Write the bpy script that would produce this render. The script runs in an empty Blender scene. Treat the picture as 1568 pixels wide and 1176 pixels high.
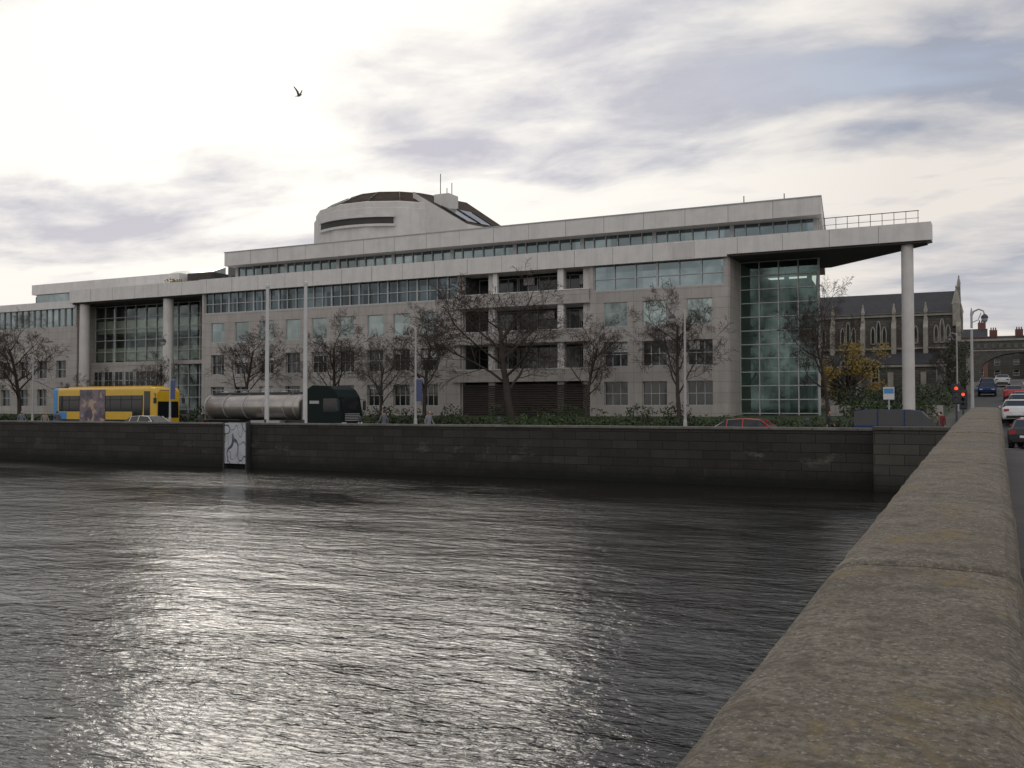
import bpy, math, random
from mathutils import Vector, Matrix
R=random.Random(7)
scene=bpy.context.scene
rad=math.radians
# ------------------------------------------------------------ node helpers
def lk(nt,a,b): nt.links.new(a,b)
def nd(nt,t,**k):
    n=nt.nodes.new(t)
    for a,b in k.items(): setattr(n,a,b)
    return n
def math_n(nt,op,a,b=None,c=None,clamp=False):
    n=nd(nt,'ShaderNodeMath',operation=op,use_clamp=clamp)
    for i,v in enumerate((a,b,c)):
        if v is None: continue
        if isinstance(v,(int,float)): n.inputs[i].default_value=v
        else: lk(nt,v,n.inputs[i])
    return n.outputs[0]
def mixc(nt,f,a,b,bt='MIX'):
    n=nd(nt,'ShaderNodeMix',data_type='RGBA',blend_type=bt)
    for s,v in ((n.inputs[0],f),(n.inputs[6],a),(n.inputs[7],b)):
        if isinstance(v,(int,float)): s.default_value=v
        elif isinstance(v,(tuple,list)): s.default_value=(v[0],v[1],v[2],1)
        else: lk(nt,v,s)
    return n.outputs[2]
def maprange(nt,v,a,b,c,d):
    n=nd(nt,'ShaderNodeMapRange'); lk(nt,v,n.inputs[0])
    for i,x in enumerate((a,b,c,d)): n.inputs[i+1].default_value=x
    return n.outputs[0]
def noise(nt,vec,scale,detail=4,rough=.55,dist=0):
    n=nd(nt,'ShaderNodeTexNoise'); n.inputs['Scale'].default_value=scale
    n.inputs['Detail'].default_value=detail; n.inputs['Roughness'].default_value=rough
    n.inputs['Distortion'].default_value=dist
    if vec is not None: lk(nt,vec,n.inputs['Vector'])
    return n.outputs['Fac']
def newmat(name):
    m=bpy.data.materials.new(name); m.use_nodes=True
    nt=m.node_tree; b=nt.nodes['Principled BSDF']
    tc=nd(nt,'ShaderNodeTexCoord')
    return m,nt,b,tc.outputs['Object']
def mapping(nt,vec,sc,rot=(0,0,0)):
    n=nd(nt,'ShaderNodeMapping'); lk(nt,vec,n.inputs[0]); n.inputs['Scale'].default_value=sc; n.inputs['Rotation'].default_value=rot
    return n.outputs[0]
def pm(name,col,rough=.8,var=.18,scale=2.0,bump=0.0,metal=0,spec=.5,bscale=None,streak=0):
    m,nt,b,oc=newmat(name)
    n1=noise(nt,oc,scale,4,.6)
    f=maprange(nt,n1,.3,.7,0,1)
    c=mixc(nt,f,tuple(x*(1-var) for x in col),tuple(min(1,x*(1+var)) for x in col))
    if streak:
        s=noise(nt,mapping(nt,oc,(1.2,1.2,.12)),1.5,4,.6)
        c=mixc(nt,maprange(nt,s,.45,.75,0,streak),c,tuple(x*.35 for x in col))
    lk(nt,c,b.inputs['Base Color']); b.inputs['Roughness'].default_value=rough
    b.inputs['Metallic'].default_value=metal; b.inputs['Specular IOR Level'].default_value=spec
    if bump:
        bn=nd(nt,'ShaderNodeBump'); bn.inputs['Distance'].default_value=bump; bn.inputs['Strength'].default_value=.8
        lk(nt,noise(nt,oc,bscale or scale*8,3,.6),bn.inputs['Height']); lk(nt,bn.outputs[0],b.inputs['Normal'])
    return m
def blockmat(name,c1,c2,cm,bw,bh,mortar=.015,rough=.85,offset=.5,bump=.02,algae=None,streak=.3,lightpatch=0):
    m,nt,b,oc=newmat(name)
    sp=nd(nt,'ShaderNodeSeparateXYZ'); lk(nt,oc,sp.inputs[0])
    cb=nd(nt,'ShaderNodeCombineXYZ'); lk(nt,math_n(nt,'ADD',sp.outputs[0],sp.outputs[1]),cb.inputs[0]); lk(nt,sp.outputs[2],cb.inputs[1])
    br=nd(nt,'ShaderNodeTexBrick',offset=offset); lk(nt,cb.outputs[0],br.inputs['Vector'])
    br.inputs['Color1'].default_value=(*c1,1); br.inputs['Color2'].default_value=(*c2,1); br.inputs['Mortar'].default_value=(*cm,1)
    br.inputs['Scale'].default_value=1; br.inputs['Brick Width'].default_value=bw; br.inputs['Row Height'].default_value=bh
    br.inputs['Mortar Size'].default_value=mortar
    c=br.outputs['Color']
    n=noise(nt,oc,.6,5,.65)
    c=mixc(nt,maprange(nt,n,.3,.7,0,.5),c,mixc(nt,1.0,c,(.62,.60,.57),'MULTIPLY'))
    s=noise(nt,mapping(nt,oc,(1.3,1.3,.1)),1.2,4,.65)
    c=mixc(nt,maprange(nt,s,.48,.75,0,streak),c,tuple(x*.35 for x in c1))
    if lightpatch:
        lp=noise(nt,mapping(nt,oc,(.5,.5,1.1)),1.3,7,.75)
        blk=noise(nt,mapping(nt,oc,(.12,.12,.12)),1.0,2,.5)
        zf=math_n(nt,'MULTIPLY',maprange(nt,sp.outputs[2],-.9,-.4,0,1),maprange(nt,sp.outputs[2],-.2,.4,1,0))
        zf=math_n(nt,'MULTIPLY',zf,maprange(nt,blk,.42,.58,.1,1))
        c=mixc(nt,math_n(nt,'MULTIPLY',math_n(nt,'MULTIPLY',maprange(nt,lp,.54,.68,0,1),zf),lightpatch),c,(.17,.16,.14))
    if algae:
        zz=math_n(nt,'ADD',sp.outputs[2],math_n(nt,'MULTIPLY',noise(nt,oc,1.1,5,.6),.9))
        c=mixc(nt,maprange(nt,zz,algae[0],algae[1],1,0),c,algae[2])
    lk(nt,c,b.inputs['Base Color']); b.inputs['Roughness'].default_value=rough
    bn=nd(nt,'ShaderNodeBump'); bn.inputs['Distance'].default_value=bump
    h=math_n(nt,'SUBTRACT',math_n(nt,'MULTIPLY',noise(nt,oc,6,3,.6),.6),br.outputs['Fac'])
    lk(nt,h,bn.inputs['Height']); lk(nt,bn.outputs[0],b.inputs['Normal'])
    return m
def glassmat(name,col,metal=.0,rough=.06,var=.5,cell=1.05,spec=.8,base=0):
    m,nt,b,oc=newmat(name)
    sp=nd(nt,'ShaderNodeSeparateXYZ'); lk(nt,oc,sp.inputs[0])
    cb=nd(nt,'ShaderNodeCombineXYZ')
    lk(nt,math_n(nt,'FLOOR',math_n(nt,'DIVIDE',sp.outputs[0],cell)),cb.inputs[0]); lk(nt,math_n(nt,'FLOOR',math_n(nt,'DIVIDE',sp.outputs[2],1.6)),cb.inputs[1])
    wn=nd(nt,'ShaderNodeTexWhiteNoise',noise_dimensions='2D'); lk(nt,cb.outputs[0],wn.inputs['Vector'])
    c=mixc(nt,wn.outputs['Value'],tuple(x*(1-var) for x in col),tuple(x*(1+var) for x in col))
    n=noise(nt,oc,.8,3,.5)
    c=mixc(nt,maprange(nt,n,.35,.65,0,.5),c,tuple(x*.5 for x in col))
    lk(nt,c,b.inputs['Base Color']); b.inputs['Metallic'].default_value=metal
    b.inputs['Roughness'].default_value=rough; b.inputs['Specular IOR Level'].default_value=spec
    bn=nd(nt,'ShaderNodeBump'); bn.inputs['Distance'].default_value=.01; bn.inputs['Strength'].default_value=.4
    lk(nt,noise(nt,oc,.7,2,.5),bn.inputs['Height']); lk(nt,bn.outputs[0],b.inputs['Normal'])
    return m
def clearglass(name,tint,gl=.12,refl=(.55,.78,.74)):
    m,nt,b,oc=newmat(name)
    tr=nd(nt,'ShaderNodeBsdfTransparent'); tr.inputs[0].default_value=(*tint,1)
    g=nd(nt,'ShaderNodeBsdfGlossy'); g.inputs[0].default_value=(*refl,1); g.inputs['Roughness'].default_value=.04
    mx=nd(nt,'ShaderNodeMixShader'); n=noise(nt,oc,.35,4,.6)
    fr=nd(nt,'ShaderNodeFresnel'); fr.inputs[0].default_value=1.5
    f=math_n(nt,'ADD',math_n(nt,'MULTIPLY',fr.outputs[0],.8),maprange(nt,n,.35,.7,0,gl*2),clamp=True)
    lk(nt,f,mx.inputs[0]); lk(nt,tr.outputs[0],mx.inputs[1]); lk(nt,g.outputs[0],mx.inputs[2])
    lk(nt,mx.outputs[0],nt.nodes['Material Output'].inputs[0])
    return m
# ------------------------------------------------------------ materials
M={}
M['conc']=blockmat('pale_stone_panels',(.47,.44,.415),(.43,.405,.385),(.24,.225,.21),1.55,.8,.012,offset=0,bump=.006,streak=.25)
M['white']=pm('white_precast',(.68,.66,.64),.7,.07,1.2,.004,streak=.22)
M['whitetrim']=pm('white_trim',(.6,.6,.6),.5,.05,2)
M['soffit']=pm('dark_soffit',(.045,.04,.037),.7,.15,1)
M['softlight']=pm('column_concrete',(.58,.56,.54),.7,.08,1,.003,streak=.15)
M['gl_dark']=glassmat('window_glass_dark',(.03,.036,.038),0,.06,.6,1.0,.6)
M['gl_pale']=glassmat('window_glass_pale',(.24,.29,.28),.75,.08,.25,1.9)
M['gl_band']=glassmat('window_glass_band',(.20,.25,.26),.75,.08,.4,3.1)
M['gl_bandd']=glassmat('window_glass_band_dark',(.075,.10,.11),.7,.08,.6,1.03)
M['gl_clear']=clearglass('curtain_wall_glass',(.52,.64,.60),.08)
M['gl_left']=clearglass('curtain_wall_glass_pale',(.72,.80,.77),.12,(.60,.70,.68))
M['frame']=pm('window_frame',(.42,.44,.44),.5,.05,2)
M['framed']=pm('dark_frame',(.10,.10,.10),.5,.1,2)
M['louvre']=pm('louvre_metal',(.085,.070,.063),.55,.15,2)
M['inner']=pm('interior_dark',(.07,.08,.078),.8,.3,.8)
M['slab']=pm('interior_slab',(.24,.26,.24),.8,.1,.8)
M['slabp']=pm('interior_slab_pale',(.60,.58,.48),.8,.15,.8)
M['domeroof']=pm('brown_copper_roof',(.062,.046,.034),.8,.3,1.2,.01,0,.1)
M['roofgrey']=pm('roof_membrane',(.25,.25,.25),.9,.15,1)
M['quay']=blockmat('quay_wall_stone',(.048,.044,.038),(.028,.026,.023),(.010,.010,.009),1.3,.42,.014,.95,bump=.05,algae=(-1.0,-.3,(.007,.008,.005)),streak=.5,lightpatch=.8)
M['pier']=blockmat('pier_stone',(.10,.095,.082),(.068,.065,.058),(.028,.028,.024),1.2,.45,.016,.9,bump=.03,algae=(-1.1,-.3,(.013,.015,.010)),streak=.4)
M['coping']=pm('coping_granite',(.14,.135,.12),.85,.3,1.5,.01)
M['asph']=pm('asphalt',(.055,.055,.057),.85,.2,1.5,.004,bscale=60)
M['pave']=blockmat('paving',(.11,.105,.10),(.09,.085,.08),(.05,.05,.045),.9,.6,.01,.85,bump=.003)
M['kerb']=pm('kerb_granite',(.28,.27,.26),.8,.15,3)
M['mark']=pm('road_paint',(.75,.75,.72),.6,.1,3)
M['yel']=pm('road_paint_yellow',(.7,.5,.08),.6,.1,3)
M['bark']=pm('bark',(.045,.036,.03),.9,.3,3,0)
M['twig']=pm('twigs',(.050,.035,.028),.9,.3,3)
M['steel']=pm('galvanised_steel',(.38,.38,.38),.5,.08,2,0,.2)
M['polewh']=pm('white_painted_pole',(.52,.52,.52),.5,.08,2)
M['steeld']=pm('dark_steel',(.05,.055,.06),.5,.15,2,0,.3)
M['lampglass']=pm('lamp_glass',(.30,.31,.31),.25,.05,3)
M['rubber']=pm('rubber',(.02,.02,.02),.8,.2,3)
M['hub']=pm('wheel_hub',(.35,.35,.36),.35,.1,3,0,.7)
M['slate']=blockmat('slate_roof',(.045,.047,.053),(.034,.035,.042),(.02,.02,.022),.4,.25,.01,.8,bump=.02,streak=.2)
M['gothic']=blockmat('gothic_stone',(.15,.143,.128),(.105,.10,.09),(.06,.058,.052),.6,.3,.015,.9,bump=.02,streak=.35)
M['gothtrim']=pm('gothic_trim',(.31,.29,.25),.85,.2,2)
M['brick']=blockmat('red_brick',(.22,.075,.05),(.16,.06,.045),(.2,.18,.16),.23,.08,.01,.9,bump=.005,streak=.2)
M['skin']=pm('skin',(.42,.26,.19),.6,.05,5)
M['shoe']=pm('shoe',(.02,.018,.016),.5,.1,5)
M['grass']=pm('grass_soil',(.035,.055,.02),.95,.4,1.2,.03)
M['groundm']=pm('ground_earth',(.08,.08,.07),.95,.3,.1)
def leaf(name,a,b_):
    m,nt,b,oc=newmat(name)
    c=mixc(nt,maprange(nt,noise(nt,oc,2.2,3,.6),.35,.65,0,1),a,b_)
    lk(nt,c,b.inputs['Base Color']); b.inputs['Roughness'].default_value=.7
    return m
M['leafg']=leaf('leaf_green',(.02,.035,.012),(.05,.085,.022))
M['leafd']=leaf('leaf_dark',(.015,.022,.01),(.04,.05,.02))
M['leafy']=leaf('leaf_autumn',(.20,.13,.02),(.38,.26,.04))
# ------------------------------------------------------------ mesh builder
class MB:
    def __init__(s): s.v=[];s.f=[];s.m=[];s.mats=[]
    def mi(s,k):
        mt=M[k] if isinstance(k,str) else k
        if mt not in s.mats: s.mats.append(mt)
        return s.mats.index(mt)
    def face(s,pts,k):
        i=len(s.v); s.v+= [tuple(p) for p in pts]; s.f.append(tuple(range(i,i+len(pts)))); s.m.append(s.mi(k))
    def box(s,x0,x1,y0,y1,z0,z1,k):
        s.prism([(x0,y0),(x1,y0),(x1,y1),(x0,y1)],z0,z1,k)
    def prism(s,poly,z0,z1,k,top=None):
        i=len(s.v); n=len(poly); mi=s.mi(k)
        zt=top or [z1]*n
        s.v+=[(p[0],p[1],z0) for p in poly]+[(p[0],p[1],zt[j]) for j,p in enumerate(poly)]
        s.f.append(tuple(range(i+n-1,i-1,-1))); s.f.append(tuple(range(i+n,i+2*n))); s.m+=[mi,mi]
        for j in range(n):
            q=(j+1)%n; s.f.append((i+j,i+q,i+n+q,i+n+j)); s.m.append(mi)
    def loft(s,rings,k,cap=True,closed=True):
        i=len(s.v); n=len(rings[0]); mi=s.mi(k)
        for r in rings: s.v+=[tuple(p) for p in r]
        for a in range(len(rings)-1):
            for j in range(n if closed else n-1):
                q=(j+1)%n; s.f.append((i+a*n+j,i+a*n+q,i+(a+1)*n+q,i+(a+1)*n+j)); s.m.append(mi)
        if cap:
            s.f.append(tuple(range(i+n-1,i-1,-1))); L=i+(len(rings)-1)*n; s.f.append(tuple(range(L,L+n))); s.m+=[mi,mi]
    def path(s,pts,rs,n,k,cap=True):
        rings=[]; pts=[Vector(p) for p in pts]
        u=None
        for a,p in enumerate(pts):
            d=(pts[min(a+1,len(pts)-1)]-pts[max(a-1,0)]).normalized()
            if u is None: u=d.orthogonal().normalized()
            else: u=(u-d*u.dot(d)).normalized()
            w=d.cross(u); r=rs[a] if isinstance(rs,(list,tuple)) else rs
            rings.append([p+(u*math.cos(2*math.pi*j/n)+w*math.sin(2*math.pi*j/n))*r for j in range(n)])
        s.loft(rings,k,cap)
    def lathe(s,c,prof,n,k,a0=0):
        rings=[[(c[0]+r*math.cos(a0+2*math.pi*j/n),c[1]+r*math.sin(a0+2*math.pi*j/n),c[2]+z) for j in range(n)] for r,z in prof]
        s.loft(rings,k)
    def obj(s,name,parent=None,smooth=False,bevel=0):
        me=bpy.data.meshes.new(name); me.from_pydata(s.v,[],s.f)
        for mt in s.mats: me.materials.append(mt)
        me.polygons.foreach_set('material_index',s.m)
        if smooth: me.polygons.foreach_set('use_smooth',[True]*len(s.f))
        me.update()
        o=bpy.data.objects.new(name,me); scene.collection.objects.link(o)
        if parent: o.parent=parent
        if bevel:
            b=o.modifiers.new('bevel','BEVEL'); b.width=bevel; b.segments=2; b.limit_method='ANGLE'
        return o
def empty(name,loc=(0,0,0),rz=0):
    e=bpy.data.objects.new(name,None); scene.collection.objects.link(e); e.location=loc; e.rotation_euler=(0,0,rz); e.empty_display_size=.3
    return e
# ------------------------------------------------------------ levels
ZC=2.0; WATER=-1.6
PROF=[(61,-.02),(63.5,.5),(70,1.3),(90,1.9),(150,5.6),(210,7.6),(3500,7.6)]
def gz(y):
    if y<=61: return -.02
    for (a,za),(b,zb) in zip(PROF,PROF[1:]):
        if y<=b: return za+(zb-za)*(y-a)/(b-a)
    return 7.6
def ph(y):
    yy=y if y<=22 else 44-y
    yy=max(yy,-4)
    return ZC-.63+.0405*yy-.0005*yy*yy
# ground
g=MB()
prof=[(-3000,.2),(-1.2,.2),(-1.2,-4),(45.3,-4),(45.3,-.02),(61,-.02)]+PROF[1:]
xs=[-3000,-140,-3.2,10,3000]
for a,b in zip(prof,prof[1:]):
    for xa,xb in zip(xs,xs[1:]):
        k='grass' if (61<=a[0]<72 and xb<=-3.2 and xa>=-140) else 'groundm'
        g.face([(xa,a[0],a[1]),(xb,a[0],a[1]),(xb,b[0],b[1]),(xa,b[0],b[1])],k)
g.obj('ground')
# road + pavements
r=MB(); r.box(-600,600,48.7,58.5,-.5,0,'asph'); r.obj('quay_road')
r=MB()
ys=[58.5,61,63.5,70,80,90,110,130,150,180,210,260]
for a,b in zip(ys,ys[1:]):
    r.face([(-2.6,a,gz(a)+.024),(9,a,gz(a)+.024),(9,b,gz(b)+.024),(-2.6,b,gz(b)+.024)],'asph')
r.obj('side_street_road')
mk=MB()
for i in range(-30,10):
    mk.box(i*4.0-1,i*4.0+1,53.5,53.62,0,.004,'mark')
for x0,x1 in((-200,-4),(12,200)):
    for yy in (49.0,49.2,58.0,58.2): mk.box(x0,x1,yy,yy+.08,0,.004,'yel')
y=64
while y<150:
    mk.face([(3.1,y,gz(y)+.03),(3.25,y,gz(y)+.03),(3.25,y+2,gz(y+2)+.03),(3.1,y+2,gz(y+2)+.03)],'mark'); y+=4.5
mk.obj('road_markings')
p=MB()
for x0,x1 in ((-600,-.6),(14,600)):
    p.box(x0,x1,45.7,48.5,-.4,.12,'pave'); p.box(x0,x1,48.5,48.7,-.4,.125,'kerb')
p.obj('river_side_pavement')
p=MB()
for x0,x1 in ((-600,-3.2),(10,600)):
    p.box(x0,x1,58.7,61.05,-.4,.12,'pave'); p.box(x0,x1,58.5,58.7,-.4,.125,'kerb')
p.obj('building_side_pavement')
# water
m,nt,b,oc=newmat('river_water_surface')
b.inputs['Base Color'].default_value=(.013,.012,.010,1); b.inputs['Roughness'].default_value=.06; b.inputs['IOR'].default_value=1.333; b.inputs['Specular IOR Level'].default_value=.65
rt=rad(-18)
w1=noise(nt,mapping(nt,oc,(.8,1.8,1),(0,0,rt)),1.5,2,.5,.7)
w2=noise(nt,mapping(nt,oc,(1.2,2.6,1),(0,0,rad(-30))),4.4,3,.55,.8)
w4=noise(nt,mapping(nt,oc,(.7,1.3,1),(0,0,rad(8))),.55,2,.5,.4)
w3=noise(nt,mapping(nt,oc,(.6,1.4,1),(0,0,rad(-20))),.12,4,.6)
h=math_n(nt,'ADD',math_n(nt,'MULTIPLY',w1,.62),math_n(nt,'MULTIPLY',w2,.26))
h=math_n(nt,'ADD',h,math_n(nt,'MULTIPLY',w4,.7))
h=math_n(nt,'MULTIPLY',h,maprange(nt,w3,.38,.62,.42,1.15))
bn=nd(nt,'ShaderNodeBump'); bn.inputs['Distance'].default_value=.085; bn.inputs['Strength'].default_value=1
lk(nt,h,bn.inputs['Height']); lk(nt,bn.outputs[0],b.inputs['Normal'])
M['water']=m
w=MB(); w.face([(-900,-1.2,WATER),(900,-1.2,WATER),(900,45.2,WATER),(-900,45.2,WATER)],'water'); w.obj('river_water')
# quay wall
q=MB()
for x0,x1 in ((-700,-4.8),(14,700)):
    q.loft([[(x0,44.9,-4),(x0,45.7,-4),(x0,45.7,1.0),(x0,45.05,1.0)],[(x1,44.9,-4),(x1,45.7,-4),(x1,45.7,1.0),(x1,45.05,1.0)]],'quay')
q.box(-4.8,-.42,44.35,45.7,-4,1.05,'pier')
q.obj('quay_wall')
q=MB()
x=-160.0
while x<-4.9:
    l=min(1.8+R.uniform(-.2,.2),-4.85-x); 
    dz=R.uniform(-.008,.008)
    q.box(x,x+l-.015,44.99,45.78,1.0,1.12+dz,'coping'); x+=l
q.box(-4.85,-.6,44.25,45.78,1.05,1.2,'pier')
q.obj('quay_wall_coping',bevel=.02)
# painted panel on quay wall
m,nt,b,oc=newmat('graffiti_panel_paint')
def ring(freq,lo,hi,sc,rot):
    n_=noise(nt,mapping(nt,oc,sc,rot),freq,0,.4,.8)
    d_=math_n(nt,'ABSOLUTE',math_n(nt,'SUBTRACT',n_,.5)); return maprange(nt,d_,lo,hi,1,0)
c=mixc(nt,ring(.9,.016,.028,(1,1,.7),(0,0,0)),(.44,.46,.49),(.04,.06,.10))
c=mixc(nt,ring(1.3,.010,.020,(1,1,.6),(.4,.3,0)),c,(.05,.06,.09))
c=mixc(nt,maprange(nt,noise(nt,oc,1.5,5,.6),.45,.7,0,.5),c,(.24,.24,.22))
lk(nt,c,b.inputs['Base Color']); b.inputs['Roughness'].default_value=.6; M['graf']=m
q=MB(); q.box(-42.0,-40.3,44.6,44.8,-1.35,1.1,'graf'); q.box(-42.08,-42.0,44.55,44.9,-1.7,1.14,'steeld'); q.box(-40.3,-40.22,44.55,44.9,-1.7,1.14,'steeld')
q.obj('graffiti_flood_gate')
# ------------------------------------------------------------ bridge
m,nt,b,oc=newmat('bridge_granite')
n1=noise(nt,oc,2.2,6,.65); n2=noise(nt,oc,48,4,.65); n3=noise(nt,oc,9,6,.65)
c=mixc(nt,maprange(nt,n1,.3,.7,0,1),(.155,.130,.098),(.255,.225,.175))
c=mixc(nt,maprange(nt,n2,.40,.64,0,.75),c,(.062,.052,.040))
n5=noise(nt,oc,95,2,.5)
c=mixc(nt,maprange(nt,n5,.58,.70,0,.5),c,(.46,.43,.37))
c=mixc(nt,maprange(nt,n3,.50,.66,0,.75),c,(.085,.070,.050))
vo=nd(nt,'ShaderNodeTexVoronoi'); vo.inputs['Scale'].default_value=4.5; lk(nt,oc,vo.inputs['Vector'])
ls=math_n(nt,'ADD',vo.outputs['Distance'],math_n(nt,'MULTIPLY',noise(nt,oc,20,4,.6),.25))
c=mixc(nt,maprange(nt,ls,.16,.22,.4,0),c,(.36,.33,.26))
c=mixc(nt,maprange(nt,noise(nt,oc,3.3,5,.7,.5),.56,.66,0,.65),c,(.22,.165,.060))
vo2=nd(nt,'ShaderNodeTexVoronoi'); vo2.inputs['Scale'].default_value=1.3; lk(nt,oc,vo2.inputs['Vector'])
ls2=math_n(nt,'ADD',vo2.outputs['Distance'],math_n(nt,'MULTIPLY',noise(nt,oc,28,4,.7),.06))
c=mixc(nt,maprange(nt,ls2,.050,.058,.85,0),c,(.58,.57,.53))
lk(nt,c,b.inputs['Base Color']); b.inputs['Roughness'].default_value=.92
hh=math_n(nt,'ADD',math_n(nt,'MULTIPLY',n2,.5),math_n(nt,'ADD',math_n(nt,'MULTIPLY',n3,.9),math_n(nt,'MULTIPLY',n1,.9)))
bn=nd(nt,'ShaderNodeBump'); bn.inputs['Distance'].default_value=.045; bn.inputs['Strength'].default_value=1
lk(nt,hh,bn.inputs['Height']); lk(nt,bn.outputs[0],b.inputs['Normal']); M['granite']=m
M['joint']=pm('joint_mortar',(.035,.03,.025),.95,.3,20,.005)
E=empty('stone_bridge')
SEC=[(-.49,-.30),(-.505,-.12),(-.50,-.06),(-.485,-.03),(-.45,-.01),(-.40,0),(-.22,.006),(-.04,0),(.015,-.01),(.045,-.03),(.06,-.06),(.065,-.12),(.05,-.30)]
def coping_row(mb,xoff,flip=1):
    y=-4.2; 
    while y<43.6:
        L=1.86+R.uniform(-.12,.12); ya,yb=y+.006,min(y+L,44)-.006
        tilt=R.uniform(-.005,.005); lat=R.uniform(-.006,.006)
        ts=[0,.010]+[i/12 for i in range(1,12)]+[.990,1]; n=len(ts)-1
        rings=[]
        for i,t_ in enumerate(ts):
            yy=ya+(yb-ya)*t_
            e=-.010 if i in(0,n) else 0
            inset=.006 if i in(0,n) else 0
            jz=0 if i in (0,1,n-1,n) else R.uniform(-.003,.003)
            jx=0 if i in (0,n) else R.uniform(-.004,.004)
            rings.append([(xoff+lat+jx+flip*(sx+(inset if sx<-.3 else -inset if sx>-.1 else 0)),yy,ph(yy)+sz+tilt+(e if sz>-.11 else 0)+jz) for sx,sz in SEC])
        mb.loft(rings,'granite'); 
        yj=min(y+L,44)
        mb.loft([[(xoff+flip*(sx*.97-.006),yy,ph(yy)+sz-.022) for sx,sz in SEC] for yy in (yj-.03,yj+.03)],'joint')
        y+=L
c1=MB(); coping_row(c1,0); o=c1.obj('parapet_coping',E)
c1=MB(); coping_row(c1,14,-1); c1.obj('parapet_coping_far',E)
c1=MB()
N=100; arches=[(1.5,13.5),(15.5,28.5),(30.5,42.5)]
def archz(y):
    for a,b_ in arches:
        if a<y<b_:
            t=(y-(a+b_)/2)/((b_-a)/2); return -2.2+2.6*math.sqrt(max(0,1-t*t))
    return -4
Ys=sorted(set([-4.2+48.6*i/N for i in range(N+1)]+[y for a,b_ in arches for y in (a,a+.02,b_-.02,b_)]))
for ya,yb in zip(Ys,Ys[1:]):
    za,zb=archz(ya),archz(yb)
    for xx in (-.42,14.42):
        c1.face([(xx,ya,za),(xx,yb,zb),(xx,yb,ph(yb)-.28),(xx,ya,ph(ya)-.28)],'pier')
    for xx in (-.01,14.01):
        c1.face([(xx,ya,ph(ya)-1.3),(xx,yb,ph(yb)-1.3),(xx,yb,ph(yb)-.28),(xx,ya,ph(ya)-.28)],'pier')
    c1.face([(-.42,ya,za),(14.42,ya,za),(14.42,yb,zb),(-.42,yb,zb)],'pier')
c1.obj('spandrel_walls',E)
c1=MB()
for i in range(60):
    ya=-4.2+62*i/60; yb=-4.2+62*(i+1)/60
    def dz(y,o): 
        return (ph(y)-1.1+o) if y<44 else max(.0+o-.12+.004,(ph(44)-1.1+o)*(1-(y-44)/5)+ (o-.12)*((y-44)/5)) 
    if ya<48.5:
        c1.face([(-.01,ya,dz(ya,.0)),(2.6,ya,dz(ya,0)),(2.6,yb,dz(yb,0)),(-.01,yb,dz(yb,0))],'pave')
    if ya<48.5:
        c1.face([(2.6,ya,dz(ya,-.12)),(14,ya,dz(ya,-.12)),(14,yb,dz(yb,-.12)),(2.6,yb,dz(yb,-.12))],'asph')
        c1.face([(2.6,ya,dz(ya,-.12)),(2.6,yb,dz(yb,-.12)),(2.6,yb,dz(yb,0)),(2.6,ya,dz(ya,0))],'kerb')
c1.obj('bridge_deck',E)
# ------------------------------------------------------------ civic offices
B=empty('civic_office_building')
YF=72.0
def wall_win(mb,x0,x1,y0,y1,z0,z1,cols,rows,k):
    zz=z0
    for za,zb in rows:
        if za>zz: mb.box(x0,x1,y0,y1,zz,za,k)
        xx=x0
        for xa,xb in cols:
            if xa>xx: mb.box(xx,xa,y0,y1,za,zb,k)
            xx=xb
        if x1>xx: mb.box(xx,x1,y0,y1,za,zb,k)
        zz=zb
    if z1>zz: mb.box(x0,x1,y0,y1,zz,z1,k)
def window(gb,fb,xa,xb,y,za,zb,gk,nv=1,nh=1,fk='frame',t=.06):
    gb.face([(xa,y,za),(xb,y,za),(xb,y,zb),(xa,y,zb)],gk)
    f=y-.05
    fb.box(xa,xa+t,f,y+.02,za,zb,fk); fb.box(xb-t,xb,f,y+.02,za,zb,fk)
    fb.box(xa+t,xb-t,f,y+.02,za,za+t,fk); fb.box(xa+t,xb-t,f,y+.02,zb-t,zb,fk)
    for i in range(1,nv+1):
        x=xa+(xb-xa)*i/(nv+1); fb.box(x-t/2,x+t/2,f+.002,y+.018,za+t,zb-t,fk)
    for i in range(1,nh+1):
        z=za+(zb-za)*i/(nh+1); fb.box(xa+t,xb-t,f+.005,y+.015,z-t/2,z+t/2,fk)
W=MB();G=MB();F=MB()
rows=[(2.2,4.1),(5.3,7.25),(8.45,10.4)]
def facade(x0,x1,cs,w,band,step,trans):
    cols=[(c-w/2,c+w/2) for c in cs]
    wall_win(W,x0,x1,YF,YF+.45,.3,11.35,cols,rows,'conc')
    for ri,(za,zb) in enumerate(rows):
        for i,(xa,xb) in enumerate(cols):
            if ri==2:
                window(G,F,xa,xb,YF+.12,za,zb,'gl_pale',0,0)
            else:
                window(G,F,xa,xb,YF+.3,za,zb,'gl_dark',2,1,'frame',.055)
                if R.random()<.45:
                    hb=R.uniform(.3,.9); F.box(xa+.08,xb-.08-(xb-xa)*.5*R.choice((0,1)),YF+.285,YF+.295,zb-.06-hb,zb-.06,'whitetrim')
    G.face([(x0+.3,YF+.25,11.35),(x1-.3,YF+.25,11.35),(x1-.3,YF+.25,13.4),(x0+.3,YF+.25,13.4)],band)
    W.box(x0,x0+.3,YF,YF+.45,11.35,13.4,'conc'); W.box(x1-.3,x1,YF,YF+.45,11.35,13.4,'conc')
    n=int((x1-x0-.6)/step)
    for i in range(n+1):
        x=x0+.3+(x1-x0-.6)*i/n; t=.035 if i%3 else .07
        F.box(x-t,x+t,YF+.12,YF+.3,11.35,13.4,'frame')
    if trans: F.box(x0+.3,x1-.3,YF+.14,YF+.28,12.28,12.35,'frame')
    F.box(x0+.3,x1-.3,YF+.1,YF+.3,11.35,11.45,'frame')
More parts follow.
